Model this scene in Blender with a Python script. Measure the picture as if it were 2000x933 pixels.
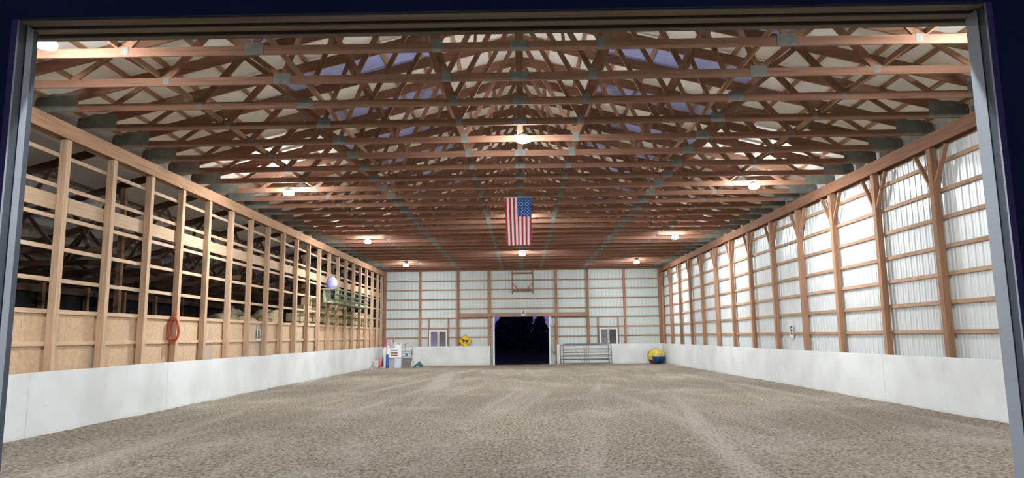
import bpy, math, random
from mathutils import Vector, Matrix
random.seed(7)
FT = 0.3048
C = bpy.context.scene.collection
for o in list(bpy.data.objects): bpy.data.objects.remove(o)

# ------------------------------------------------------------------ camera
FPX, PIT, YAW, ROL = 1352.73, .1397, .0123, -.012
CX, CD, CH = -.0686, 144.556, 5.582
cd = bpy.data.cameras.new('camera'); cam = bpy.data.objects.new('camera', cd); C.objects.link(cam)
cd.sensor_fit = 'HORIZONTAL'; cd.sensor_width = 36; cd.lens = FPX / 2000 * 36; cd.clip_end = 1000; cd.clip_start = .05
_c, _s = math.cos(YAW), math.sin(YAW)
fw = Vector((-_s*math.cos(PIT), _c*math.cos(PIT), math.sin(PIT))); rt = Vector((_c, _s, 0)); up = rt.cross(fw)
r2 = rt*math.cos(ROL) + up*math.sin(ROL); u2 = -rt*math.sin(ROL) + up*math.cos(ROL)
M = Matrix((r2, u2, -fw)).transposed().to_4x4(); M.translation = Vector((CX, -CD, CH))*FT
cam.matrix_world = M
bpy.context.scene.camera = cam

# ------------------------------------------------------------------ world, exposure
sc = bpy.context.scene
sc.view_settings.view_transform = 'Standard'; sc.view_settings.look = 'None'
sc.view_settings.exposure = 0.12; sc.view_settings.gamma = 1; sc.view_settings.use_curve_mapping = False
LAMP = 1450.0           # radiance of the lamp lenses
w = bpy.data.worlds.new('dusk'); sc.world = w; w.use_nodes = True
nt = w.node_tree; nt.nodes.clear()
out = nt.nodes.new('ShaderNodeOutputWorld'); bg = nt.nodes.new('ShaderNodeBackground')
tc = nt.nodes.new('ShaderNodeTexCoord'); sp = nt.nodes.new('ShaderNodeSeparateXYZ'); cr = nt.nodes.new('ShaderNodeValToRGB')
nt.links.new(tc.outputs['Generated'], sp.inputs[0]); nt.links.new(sp.outputs['Z'], cr.inputs[0])
e = cr.color_ramp.elements
e[0].position = 0.0; e[0].color = (.16, .10, .34, 1); e[1].position = .6; e[1].color = (.010, .014, .045, 1)
m_ = e.new(.10); m_.color = (.07, .05, .18, 1)
nt.links.new(cr.outputs[0], bg.inputs[0]); bg.inputs[1].default_value = 1.0
nt.links.new(bg.outputs[0], out.inputs[0])

# ------------------------------------------------------------------ materials
def base_mat(name, rough=.7, metal=0, spec=.3):
    m = bpy.data.materials.new(name); m.use_nodes = True
    b = m.node_tree.nodes['Principled BSDF']
    b.inputs['Roughness'].default_value = rough; b.inputs['Metallic'].default_value = metal
    b.inputs['Specular IOR Level'].default_value = spec
    return m, m.node_tree, b
def N(t, kind, **kw):
    n = t.nodes.new(kind)
    for k, v in kw.items(): setattr(n, k, v)
    return n
def noise(t, scale, detail=3, vec=None, rough=.5):
    n = N(t, 'ShaderNodeTexNoise'); n.inputs['Scale'].default_value = scale; n.inputs['Detail'].default_value = detail
    n.inputs['Roughness'].default_value = rough
    if vec is not None: t.links.new(vec, n.inputs['Vector'])
    return n.outputs['Fac']
def ramp(t, fac, stops):
    r = N(t, 'ShaderNodeValToRGB'); el = r.color_ramp.elements
    el[0].position, el[0].color = stops[0][0], (*stops[0][1], 1); el[1].position, el[1].color = stops[-1][0], (*stops[-1][1], 1)
    for p, c in stops[1:-1]: q = el.new(p); q.color = (*c, 1)
    t.links.new(fac, r.inputs[0]); return r.outputs[0]
def mapv(t, src, scale, loc=(0,0,0)):
    mp = N(t, 'ShaderNodeMapping'); mp.inputs['Scale'].default_value = scale; mp.inputs['Location'].default_value = loc
    t.links.new(src, mp.inputs[0]); return mp.outputs[0]
def geo(t): return N(t, 'ShaderNodeNewGeometry').outputs['Position']
def mixc(t, f, a, b, mode='MIX'):
    m = N(t, 'ShaderNodeMix', data_type='RGBA', blend_type=mode)
    if isinstance(f, (int, float)): m.inputs[0].default_value = f
    else: t.links.new(f, m.inputs[0])
    for i, v in ((6, a), (7, b)):
        if isinstance(v, tuple): m.inputs[i].default_value = (*v, 1)
        else: t.links.new(v, m.inputs[i])
    return m.outputs[2]
def math_(t, op, a, b=None):
    m = N(t, 'ShaderNodeMath', operation=op)
    for i, v in ((0, a), (1, b)):
        if v is None: continue
        if isinstance(v, (int, float)): m.inputs[i].default_value = v
        else: t.links.new(v, m.inputs[i])
    return m.outputs[0]
def bump(t, b, h, strength=.3, dist=.01):
    n = N(t, 'ShaderNodeBump'); n.inputs['Strength'].default_value = strength; n.inputs['Distance'].default_value = dist
    t.links.new(h, n.inputs['Height']); t.links.new(n.outputs[0], b.inputs['Normal'])
def plain(name, col, rough=.6, metal=0, var=.12, scale=8, spec=.3):
    m, t, b = base_mat(name, rough, metal, spec)
    v = noise(t, scale, 3, geo(t))
    lo = tuple(c*(1-var) for c in col); hi = tuple(min(1, c*(1+var)) for c in col)
    t.links.new(ramp(t, v, [(.3, lo), (.7, hi)]), b.inputs['Base Color'])
    return m
def wood(name, col, axis, rough=.75, dark=.55, grain=1.0):
    m, t, b = base_mat(name, rough, 0, .2)
    s = [14, 14, 14]; s['xyz'.index(axis)] = .7
    p = geo(t)
    rnd = N(t, 'ShaderNodeObjectInfo').outputs['Random']
    off = N(t, 'ShaderNodeVectorMath', operation='ADD'); cmb = N(t, 'ShaderNodeCombineXYZ')
    rr = math_(t, 'MULTIPLY', rnd, 31.0)
    for i in range(3): t.links.new(rr, cmb.inputs[i])
    t.links.new(p, off.inputs[0]); t.links.new(cmb.outputs[0], off.inputs[1])
    g = noise(t, 1.6, 5, mapv(t, off.outputs[0], tuple(s)), .6)
    k = noise(t, 1.1, 2, off.outputs[0])
    d = tuple(c*dark for c in col); h = tuple(min(1, c*1.18) for c in col)
    c1 = ramp(t, g, [(.28, d), (.5, col), (.75, h)])
    c2 = mixc(t, math_(t, 'MULTIPLY', k, .45), c1, (col[0]*.75, col[1]*.66, col[2]*.6))
    vv = math_(t, 'ADD', math_(t, 'MULTIPLY', rnd, .30), .82)
    hs = N(t, 'ShaderNodeHueSaturation'); t.links.new(c2, hs.inputs['Color']); t.links.new(vv, hs.inputs['Value'])
    t.links.new(hs.outputs[0], b.inputs['Base Color'])
    bump(t, b, g, .25*grain, .004)
    return m

TR = (.27, .142, .092); PO = (.43, .245, .150); TN = (.62, .43, .29)
W_tx = wood('truss_lumber_across', TR, 'x'); W_ty = wood('truss_lumber_along', (.42, .25, .155), 'y'); W_tz = wood('truss_web_lumber', (.28, .150, .092), 'z')
W_pz = wood('post_timber', PO, 'z'); W_py = wood('girt_timber_along', (.50, .33, .22), 'y'); W_px = wood('girt_timber_across', (.42, .27, .19), 'x')
W_by = wood('carrier_beam_timber', (.29, .145, .085), 'y')
W_lz = wood('pale_post_timber', TN, 'z', dark=.7); W_ly = wood('pale_board_timber', (.68, .50, .34), 'y', dark=.75)
W_lb = wood('pale_carrier_timber', (.50, .30, .18), 'y')
W_dx = wood('weathered_header_timber', (.34, .29, .22), 'x', dark=.4)
W_bz = wood('back_post_timber', (.40, .22, .14), 'z')

def sand_mat():
    m, t, b = base_mat('arena_sand', .95, 0, .1); p = geo(t)
    g1 = noise(t, 19, 6, mapv(t, p, (1, .6, 1)), .78); g2 = noise(t, 7, 4, p, .6); g3 = noise(t, .35, 3, p)
    base = ramp(t, g1, [(.40, (.060, .050, .040)), (.5, (.33, .285, .225)), (.60, (.60, .54, .44))])
    base = mixc(t, math_(t, 'MULTIPLY', g2, .5), base, (.30, .245, .195))
    # pale dry drag tracks, long strips running down the arena (world coordinates, own shape)
    rot1 = N(t, 'ShaderNodeMapping'); rot1.inputs['Rotation'].default_value = (0, 0, .13); t.links.new(p, rot1.inputs[0])
    rot2 = N(t, 'ShaderNodeMapping'); rot2.inputs['Rotation'].default_value = (0, 0, -.07); t.links.new(p, rot2.inputs[0])
    tr1 = noise(t, 1.0, 3, mapv(t, rot1.outputs[0], (1, .028, 1), (3.3, 0, 0)), .6)
    tr2 = noise(t, .9, 3, mapv(t, rot2.outputs[0], (1, .028, 1), (13.7, 4, 0)), .6)
    brk = noise(t, .45, 3, mapv(t, p, (1, .4, 1), (9, 2, 0)))
    swl = noise(t, .5, 4, mapv(t, p, (1, .8, 1), (1.5, 5, 0)), .65)
    tr = math_(t, 'MAXIMUM', tr1, tr2)
    f = math_(t, 'MULTIPLY', ramp(t, tr, [(.52, (0, 0, 0)), (.67, (1, 1, 1))]), ramp(t, brk, [(.34, (0, 0, 0)), (.6, (1, 1, 1))]))
    f2 = math_(t, 'MULTIPLY', ramp(t, swl, [(.50, (0, 0, 0)), (.68, (1, 1, 1))]), .8)
    f = math_(t, 'MAXIMUM', f, f2)
    f = math_(t, 'MULTIPLY', f, ramp(t, g1, [(.34, (.1,)*3), (.5, (1,)*3)]))
    col = mixc(t, math_(t, 'MULTIPLY', f, .60), base, (.64, .59, .52))
    col = mixc(t, math_(t, 'MULTIPLY', g3, .2), col, (.27, .22, .175))
    t.links.new(col, b.inputs['Base Color'])
    h = math_(t, 'ADD', math_(t, 'MULTIPLY', g1, 1.0), math_(t, 'MULTIPLY', g2, 1.6))
    bump(t, b, h, 1.0, .06)
    return m
SAND = sand_mat()
def kick_mat():
    m, t, b = base_mat('white_painted_boards', .6, 0, .3); p = geo(t)
    n1 = noise(t, .9, 4, p); n2 = noise(t, 3.0, 5, mapv(t, p, (1, 1, 3)), .7); n3 = noise(t, 2.2, 3, mapv(t, p, (.25, .25, 9), (4, 7, 1)), .75)
    c = ramp(t, n1, [(.3, (.68, .70, .69)), (.6, (.79, .82, .82))])
    c = mixc(t, ramp(t, n2, [(.62, (0,)*3), (.8, (.6,)*3)]), c, (.62, .56, .47))
    c = mixc(t, ramp(t, n3, [(.70, (0,)*3), (.76, (.6,)*3)]), c, (.42, .40, .38))
    sx = N(t, 'ShaderNodeSeparateXYZ'); t.links.new(p, sx.inputs[0])
    # sand splash stains along the foot of the boards
    lo = math_(t, 'SUBTRACT', .22, math_(t, 'ADD', sx.outputs['Z'], math_(t, 'MULTIPLY', n2, .25)))
    c = mixc(t, math_(t, 'MULTIPLY', ramp(t, lo, [(0.0, (0,)*3), (.12, (1,)*3)]), .4), c, (.50, .43, .33))
    t.links.new(c, b.inputs['Base Color']); bump(t, b, n2, .08, .004)
    return m
KICK = kick_mat()
def steel(name, col, rough=.32):
    m, t, b = base_mat(name, rough, .15, .5); p = geo(t)
    n = noise(t, 1.2, 4, mapv(t, p, (1, 1, .3))); n2 = noise(t, .6, 3, p)
    t.links.new(ramp(t, n, [(.3, tuple(c*.93 for c in col)), (.65, col)]), b.inputs['Base Color'])
    t.links.new(math_(t, 'ADD', math_(t, 'MULTIPLY', n2, .16), rough-.08), b.inputs['Roughness'])
    return m
S_RIGHT = steel('white_steel_siding', (.72, .76, .76), .33)
S_BACK = steel('pale_steel_siding', (.62, .68, .65), .5)
def roofmat():
    m, t, b = base_mat('cream_roof_underside', .8, 0, .2); p = geo(t)
    n = noise(t, 1.0, 3, p)
    t.links.new(ramp(t, n, [(.3, (.88, .85, .77)), (.7, (.94, .91, .84))]), b.inputs['Base Color']); return m
ROOF = roofmat()
SKYL = plain('dusk_tinted_panel', (.42, .46, .80), .45, 0, .12, 3)  # opaque; twilight coming through the skylights is painted in as blue
SKYL_b = SKYL.node_tree.nodes['Principled BSDF']
def osb_mat():
    m, t, b = base_mat('oriented_strand_board', .8, 0, .15); p = geo(t)
    n = noise(t, 9, 4, mapv(t, p, (1, 1, 1.4)), .7); pn = noise(t, 1.3, 2, mapv(t, p, (1, 1, .35)))
    c = ramp(t, n, [(.3, (.56, .38, .24)), (.55, (.66, .47, .31)), (.75, (.73, .55, .38))])
    c = mixc(t, ramp(t, pn, [(.57, (0,)*3), (.63, (.7,)*3)]), c, (.42, .39, .33))
    t.links.new(c, b.inputs['Base Color']); return m
OSB = osb_mat()
GALV = plain('galvanised_plate', (.19, .195, .175), .6, .2, .18, 9)
HEELP = plain('heel_plate_steel', (.22, .23, .21), .55, .4, .18, 6)
TUBE = plain('grey_steel_tube', (.22, .22, .21), .45, .6, .15, 9)
NAVY = plain('navy_siding', (.06, .13, .15), .5, 0, .2, 2)
GREYTRIM = plain('grey_door_trim', (.32, .36, .40), .5, 0, .08, 3)
DARKTRIM = plain('dark_blue_grey_trim', (.06, .075, .095), .6, 0, .1, 3)
WHITE = plain('white_plastic', (.78, .80, .80), .4, 0, .04, 6)
WHITEG = plain('pale_grey_plastic', (.55, .57, .58), .5, 0, .08, 6)
RED = plain('red_fabric', (.55, .03, .05), .8, 0, .06, 4); WHF = plain('white_fabric', (.86, .86, .88), .8, 0, .03, 4); BLF = plain('blue_fabric', (.012, .085, .34), .8, 0, .06, 4)
YEL = plain('yellow_sign_paint', (.80, .50, .01), .4, 0, .04, 4); BLK = plain('black_paint', (.012, .012, .014), .5, 0, .1, 4)
BALLY = plain('yellow_ball_cloth', (.60, .50, .09), .6, 0, .25, 6); BALLB = plain('blue_ball_cloth', (.012, .055, .25), .6, 0, .3, 6); BALLR = plain('red_ball_cloth', (.33, .04, .03), .6, 0, .2, 6)
HOSE = plain('orange_red_cord', (.62, .14, .08), .6, 0, .12, 20)
HAYM = None
def hay_mat():
    m, t, b = base_mat('baled_hay', .95, 0, .05); p = geo(t)
    n = noise(t, 14, 5, mapv(t, p, (1, 1, 2.5)), .75)
    t.links.new(ramp(t, n, [(.3, (.24, .18, .10)), (.5, (.50, .40, .25)), (.72, (.70, .60, .42))]), b.inputs['Base Color']); bump(t, b, n, .8, .03); return m
HAYM = hay_mat()
TARP = plain('pale_tarp', (.42, .38, .28), .7, 0, .3, 3)
DIRT = plain('dark_dirt', (.055, .045, .035), .95, 0, .3, 2)
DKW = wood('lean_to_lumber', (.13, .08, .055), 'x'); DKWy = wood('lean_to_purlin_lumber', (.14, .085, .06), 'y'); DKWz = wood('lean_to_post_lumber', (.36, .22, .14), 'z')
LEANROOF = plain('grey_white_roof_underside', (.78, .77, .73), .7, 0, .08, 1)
GREEN = plain('green_painted_tube', (.10, .17, .10), .5, .2, .2, 8)
TEAL = plain('teal_plastic', (.05, .16, .16), .5, 0, .15, 8)
ORANGE = plain('orange_plastic', (.80, .13, .05), .5, 0, .08, 8)
POLEBLUE = plain('blue_pole_paint', (.03, .12, .48), .5, 0, .08, 8); POLERED = plain('red_pole_paint', (.50, .09, .12), .5, 0, .08, 8)
BAG = plain('lavender_blue_sack', (.25, .28, .62), .6, 0, .25, 9); BROWNRED = plain('rust_board', (.36, .13, .09), .7, 0, .15, 8)
PANE_L = plain('dusk_sky_backing', (.17, .17, .33), .6, 0, .06, 3); PANE_G = plain('grey_green_backing', (.10, .11, .11), .6, 0, .25, 6); PANE_D = plain('dark_backing', (.012, .014, .02), .5, 0, .3, 6); PANE_W = plain('grey_backing', (.20, .20, .23), .6, 0, .3, 7)  # opaque backings behind the glass; the lavender one paints in dusk sky
LEAF = plain('tree_leaves', (.05, .10, .10), .8, 0, .4, 3); BARK = plain('tree_bark', (.03, .022, .018), .9, 0, .3, 6)
def glassm():
    m = bpy.data.materials.new('window_glass'); m.use_nodes = True; t = m.node_tree; t.nodes.clear()
    o = N(t, 'ShaderNodeOutputMaterial'); mx = N(t, 'ShaderNodeMixShader'); tr = N(t, 'ShaderNodeBsdfTransparent'); gl = N(t, 'ShaderNodeBsdfGlossy')
    gl.inputs['Roughness'].default_value = .05; mx.inputs[0].default_value = .10
    t.links.new(tr.outputs[0], mx.inputs[1]); t.links.new(gl.outputs[0], mx.inputs[2]); t.links.new(mx.outputs[0], o.inputs[0]); return m
GLASS = glassm()
def emit(name, col, s):
    m = bpy.data.materials.new(name); m.use_nodes = True; t = m.node_tree; t.nodes.clear()
    o = N(t, 'ShaderNodeOutputMaterial'); em = N(t, 'ShaderNodeEmission'); em.inputs[0].default_value = (*col, 1); em.inputs[1].default_value = s
    t.links.new(em.outputs[0], o.inputs[0]); return m
LENS = emit('lamp_lens_light', (.93, .97, 1.0), LAMP)

RIML = emit('lamp_rim_light', (.93, .97, 1.0), LAMP*.30)
# ------------------------------------------------------------------ mesh helpers (all numbers in feet)
class MB:
    def __init__(s): s.v = []; s.f = []; s.m = []; s.mi = 0
    def add(s, vs, fs):
        n = len(s.v); s.v += [tuple(v) for v in vs]; s.f += [tuple(i+n for i in f) for f in fs]; s.m += [s.mi]*len(fs); return s
    def box(s, x0, x1, y0, y1, z0, z1):
        vs = [(x, y, z) for z in (z0, z1) for y in (y0, y1) for x in (x0, x1)]
        return s.add(vs, [(0,2,3,1), (4,5,7,6), (0,1,5,4), (2,6,7,3), (0,4,6,2), (1,3,7,5)])
    def bar(s, p, q, a, b, side=None):
        """square-cut timber from p to q: a thick along 'side', b deep across it"""
        p, q = Vector(p), Vector(q); d = (q-p).normalized()
        sd = Vector(side) if side else Vector((0, 1, 0)); sd = (sd - d*sd.dot(d)).normalized(); t = d.cross(sd)
        vs = []
        for c in (p, q):
            for i, j in ((-1,-1), (1,-1), (1,1), (-1,1)): vs.append(c + sd*(i*a/2) + t*(j*b/2))
        return s.add(vs, [(0,1,2,3), (7,6,5,4), (0,4,5,1), (1,5,6,2), (2,6,7,3), (3,7,4,0)])
    def prism(s, poly, y0, y1):
        n = len(poly); vs = [(x, y0, z) for x, z in poly] + [(x, y1, z) for x, z in poly]
        return s.add(vs, [tuple(range(n)), tuple(range(2*n-1, n-1, -1))] + [(i, i+n, (i+1) % n+n, (i+1) % n) for i in range(n)])
    def tube(s, pts, r, seg=8, close=False):
        pts = [Vector(p) for p in pts]; n = len(pts); rings = []
        u = None
        for i, p in enumerate(pts):
            a = pts[(i-1) % n] if (i > 0 or close) else p; b = pts[(i+1) % n] if (i < n-1 or close) else p
            d = (b-a).normalized()
            if u is None: u = d.orthogonal().normalized()
            u = (u - d*u.dot(d)).normalized(); v = d.cross(u)
            rr = r[i] if isinstance(r, (list, tuple)) else r
            rings.append([p + (u*math.cos(k*2*math.pi/seg) + v*math.sin(k*2*math.pi/seg))*rr for k in range(seg)])
        vs = [q for g in rings for q in g]; fs = []
        for i in range(n if close else n-1):
            j = (i+1) % n
            for k in range(seg): k2 = (k+1) % seg; fs.append((i*seg+k, i*seg+k2, j*seg+k2, j*seg+k))
        if not close: fs += [tuple(range(seg-1, -1, -1)), tuple(range((n-1)*seg, n*seg))]
        return s.add(vs, fs)
    def lathe(s, prof, c=(0, 0, 0), seg=24):
        vs = [(c[0]+r*math.cos(k*2*math.pi/seg), c[1]+r*math.sin(k*2*math.pi/seg), c[2]+z) for r, z in prof for k in range(seg)]
        fs = [(i*seg+k, i*seg+(k+1) % seg, (i+1)*seg+(k+1) % seg, (i+1)*seg+k) for i in range(len(prof)-1) for k in range(seg)]
        if prof[0][0] > 1e-6: fs.append(tuple(range(seg-1, -1, -1)))
        if prof[-1][0] > 1e-6: fs.append(tuple(range((len(prof)-1)*seg, len(prof)*seg)))
        return s.add(vs, fs)
    def build(s, name, mats, parent=None, origin=None, smooth=False, bev=0):
        if not isinstance(mats, (list, tuple)): mats = [mats]
        if origin is None:
            if parent is None:
                xs, ys, zs = zip(*s.v); origin = ((min(xs)+max(xs))/2, (min(ys)+max(ys))/2, min(zs))
            else: origin = (0, 0, 0)
        me = bpy.data.meshes.new(name)
        me.from_pydata([((x-origin[0])*FT, (y-origin[1])*FT, (z-origin[2])*FT) for x, y, z in s.v], [], s.f)
        for m in mats: me.materials.append(m)
        for p, i in zip(me.polygons, s.m): p.material_index = i; p.use_smooth = smooth
        me.validate(); me.update()
        o = bpy.data.objects.new(name, me); C.objects.link(o)
        o.location = Vector(origin)*FT
        if parent is not None: o.parent = parent
        if bev:
            b = o.modifiers.new('edge', 'BEVEL'); b.width = bev*FT; b.segments = 1; b.limit_method = 'ANGLE'
        return o
def thing(name, label, cat, loc=(0, 0, 0), rz=0, group=None):
    o = bpy.data.objects.new(name, None); C.objects.link(o); o.location = Vector(loc)*FT; o.rotation_euler = (0, 0, rz)
    o.empty_display_size = .1
    return tag(o, label, cat, group)
def tag(o, label, cat, group=None, kind=None):
    o['label'] = label; o['category'] = cat
    if group: o['group'] = group
    if kind: o['kind'] = kind
    return o
def struct(o, label=None, cat=None):
    o['kind'] = 'structure'
    if label: o['label'] = label; o['category'] = cat
    return o
def dup(root, loc, label=None):
    r = root.copy(); C.objects.link(r); r.location = Vector(loc)*FT
    if label: r['label'] = label
    for ch in list(root.children):
        c = ch.copy(); C.objects.link(c); c.parent = r
        for g in list(ch.children):
            d = g.copy(); C.objects.link(d); d.parent = c
    return r
ORD = ['first','second','third','fourth','fifth','sixth','seventh','eighth','ninth','tenth','eleventh','twelfth','thirteenth','fourteenth','fifteenth','sixteenth','seventeenth','eighteenth','nineteenth','twentieth','twenty-first','twenty-second','twenty-third','twenty-fourth','twenty-fifth','twenty-sixth','twenty-seventh','twenty-eighth','twenty-ninth','thirtieth','thirty-first','thirty-second','thirty-third']
HW = 28.94; KZ = 3.814; CHZ = 19.397; BMZ = 18.41; YF = -136.0
def fz(y): return -.22*max(0, min(1, (y+70)/70))
def rz_(x): return 20.15 + .25*(29.4-abs(x))     # top of the top chord
def ribs(mb, horiz0, horiz1, z0, z1, plane, axis, depth=.06, pitch=.75, flip=1, holes=()):
    """vertical ribbed sheet; axis 'y': sheet runs along y at x=plane; 'x': runs along x at y=plane"""
    prof = []; u = horiz0
    while u < horiz1-1e-6:
        for du, h in ((0, 0), (.06, 1), (.14, 1), (.20, 0), (.45, 0), (.48, .35), (.51, 0)):
            if u+du <= horiz1: prof.append((u+du, h*depth))
        u += pitch
    prof.append((horiz1, 0))
    zs = sorted({z0 if not callable(z1) else z0} | ({z1} if not callable(z1) else set()))
    def col(u0, h0, u1, h1, a, b0, b1):
        P = lambda u, h, z: (plane+flip*h, u, z) if axis == 'y' else (u, plane+flip*h, z)
        mb.add([P(u0, h0, a), P(u1, h1, a), P(u1, h1, b1), P(u0, h0, b0)], [(0, 1, 2, 3)])
    for (u0, h0), (u1, h1) in zip(prof, prof[1:]):
        t0 = z1(u0) if callable(z1) else z1; t1 = z1(u1) if callable(z1) else z1
        mid = (u0+u1)/2; segs = [(z0, None)]
        cuts = sorted([(a, b) for (x0, x1, a, b) in holes if x0 < mid < x1])
        lo = z0
        for a, b in cuts:
            if a > lo: col(u0, h0, u1, h1, lo, a, a)
            lo = b
        col(u0, h0, u1, h1, lo, t0, t1)
    return mb

# ------------------------------------------------------------------ ground, floor
g = MB().add([(-400, -260, -.5), (400, -260, -.5), (400, 500, -.5), (-400, 500, -.5)], [(0, 1, 2, 3)]).build('ground_outside', DIRT); struct(g)
mb = MB(); nx, ny = 150, 360; x0, x1, y0, y1 = -29.3, 29.3, -140.0, .6
rnd = random.Random(3)
from mathutils import noise as mn
for j in range(ny+1):
    for i in range(nx+1):
        x = x0+(x1-x0)*i/nx; y = y0+(y1-y0)*j/ny
        z = fz(y) + .05*mn.noise(Vector((x*.5, y*.25, 0))) + .035*mn.noise(Vector((x*1.7, y*1.5, 3))) + .02*(rnd.random()-.5)
        ed = 29-abs(x)
        if ed < 1.6: z += .10*(1.6-ed)/1.6*(1+.6*mn.noise(Vector((y*.6, x, 1))))
        mb.v.append((x, y, z))
for j in range(ny):
    for i in range(nx):
        a = j*(nx+1)+i; mb.f.append((a, a+1, a+nx+2, a+nx+1)); mb.m.append(0)
struct(mb.build('floor', SAND, smooth=True))

# ------------------------------------------------------------------ roof over the arena, with skylight strips left open
SKY_Y = [-105+8*k for k in range(14)]
roof = MB()
YA, YB = -136.6, .8; xs_ = (0, 5.6, 17.2, 31.0)
ys = [YA]
for y in SKY_Y: ys += [y-1.5, y+1.5]
ys.append(YB)
for sgn in (-1, 1):
    for k in range(len(ys)-1):
        gap = k % 2 == 1
        for a, b in ((0, 5.6), (5.6, 17.2), (17.2, 31.0)):
            if gap and a == 5.6: continue
            P = lambda x, dz: (sgn*x, 0, rz_(x)+.14+dz)
            v = []
            for dz in (0, .06):
                for x, y in ((a, ys[k]), (b, ys[k]), (b, ys[k+1]), (a, ys[k+1])): v.append((sgn*x, y, rz_(x)+.14+dz))
            roof.add(v, [(0, 1, 2, 3), (7, 6, 5, 4), (0, 4, 5, 1), (1, 5, 6, 2), (2, 6, 7, 3), (3, 7, 4, 0)])
struct(roof.build('ceiling', ROOF))
for sgn, sd in ((-1, 'left'), (1, 'right')):
    for k, y in enumerate(SKY_Y):
        mb = MB(); npr = 12
        for q in range(npr):      # corrugated
            ya, yb = y-1.5+3*q/npr, y-1.5+3*(q+1)/npr; za, zb = (.03 if q % 2 else 0), (.0 if q % 2 else .03)
            mb.add([(sgn*5.6, ya, rz_(5.6)+.15+za), (sgn*17.2, ya, rz_(17.2)+.15+za), (sgn*17.2, yb, rz_(17.2)+.15+zb), (sgn*5.6, yb, rz_(5.6)+.15+zb)], [(0, 1, 2, 3)])
        o = mb.build('skylight_panel', SKYL)
        tag(o, f'blue skylight strip on the {sd} roof slope, {ORD[k]} from the doorway', 'skylight', f'skylight strips in the {sd} roof slope')

# ------------------------------------------------------------------ end walls and side walls
gab = lambda x: rz_(x)+.12
back = MB(); HO = [(-5.79, 5.65, -1, 9.74), (-19.1, -15.5, 3.6, 7.1), (16.0, 19.7, 3.5, 7.1)]
ribs(back, -30.5, 30.5, -.5, gab, .62, 'x', .05, .75, -1, HO)
struct(back.build('wall_back', S_BACK))
right = ribs(MB(), YF, .62, -.5, 20.3, 29.66, 'y', .06, .75, -1)
struct(right.build('wall_right', S_RIGHT))
# front wall: dark outside, with the door opening the camera looks through
fr = MB()
OL, OR_, OZ = -6.66, 6.01, 9.79
for a, b in ((-31, OL), (OR_, 31)): 
    fr.prism([(a, -.5), (b, -.5), (b, gab(b)), (a, gab(a))], YF, YF+.03)
fr.prism([(OL, OZ+.02), (OR_, OZ+.02), (OR_, gab(OR_)), (0, gab(0)), (OL, gab(OL))], YF, YF+.03)
struct(fr.build('wall_front', NAVY))
# door header and jambs of the near doorway
hd = MB()
for k in range(5): hd.box(OL-.6, OR_+.6, YF+.03+k*.135, YF+.155+k*.135, OZ+(.0, .035, .0, .045, .0)[k], OZ+1.0)
t = tag(hd.build('door_header', W_dx, bev=.01), 'dark weathered laminated timber header above the near doorway', 'header beam')
mb = MB().box(OL-.02, OL+.0, YF+.0, YF+.36, -.4, OZ); 
for side, x, s_ in (('left', OL, -1), ('right', OR_, 1)):
    r = thing('door_jamb', f'upright metal-clad jamb on the {side} side of the near doorway', 'door jamb', (x, YF, -.4))
    post = MB().box(*(sorted((0, s_*.5))), .035, .40, 0, OZ+.4); post.build('post', DARKTRIM, r)
    MB().box(*sorted((-s_*.012, s_*.10)), .17, (.29 if s_ < 0 else .41), 0, OZ+.4).build('trim_strip', GREYTRIM, r)
    MB().box(*sorted((-s_*.02, s_*.06)), -.02, .012, 0, OZ+.4).build('corner_strip', GREYTRIM, r)

# kickboards
def kick(name, fn, label):
    o = fn.build(name, KICK, bev=.01); return tag(o, label, 'kickboard')
def kickrun(axis, a, b, inner, outer, z1=KZ, n=None):
    mb = MB(); u = a
    L = 8.0; 
    while u < b-.05:
        v = min(b, u+L); d = rnd.uniform(-.012, .012)
        if axis == 'y': mb.box(min(inner+d, outer), max(inner+d, outer), u+.008, v-.008, -.5, z1+rnd.uniform(-.03, .03))
        else: mb.box(u+.008, v-.008, min(inner+d, outer), max(inner+d, outer), -.5, z1+rnd.uniform(-.02, .02))
        u = v
    return mb
kick('kickboard', kickrun('y', -135.8, -.1, -28.82, -28.94), 'long white painted kickboard along the foot of the open-framed left wall')
kick('kickboard', kickrun('y', -135.8, -.1, 28.82, 28.94), 'long white painted kickboard along the foot of the steel right wall')
kick('kickboard', kickrun('x', -28.8, -6.57, -.08, -.16, 3.72), 'white painted kickboard on the end wall, left of the far doorway')
kick('kickboard', kickrun('x', 7.12, 28.8, -.08, -.16, 3.86), 'white painted kickboard on the end wall, right of the far doorway')

# carrier beams along both side walls (two plies)
for s_, side, mt in ((-1, 'left', W_lb), (1, 'right', W_by)):
    mb = MB(); xi = s_*28.80; 
    mb.box(*sorted((xi, s_*28.93)), -135.8, .4, BMZ, CHZ-.01); mb.box(*sorted((s_*29.45, s_*29.58)), -135.8, .4, BMZ, CHZ-.01)
    o = mb.build('carrier_beam', mt, bev=.01)
    tag(o, f'long timber carrier beam under the truss ends, top of the {side} wall', 'beam')

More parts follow.
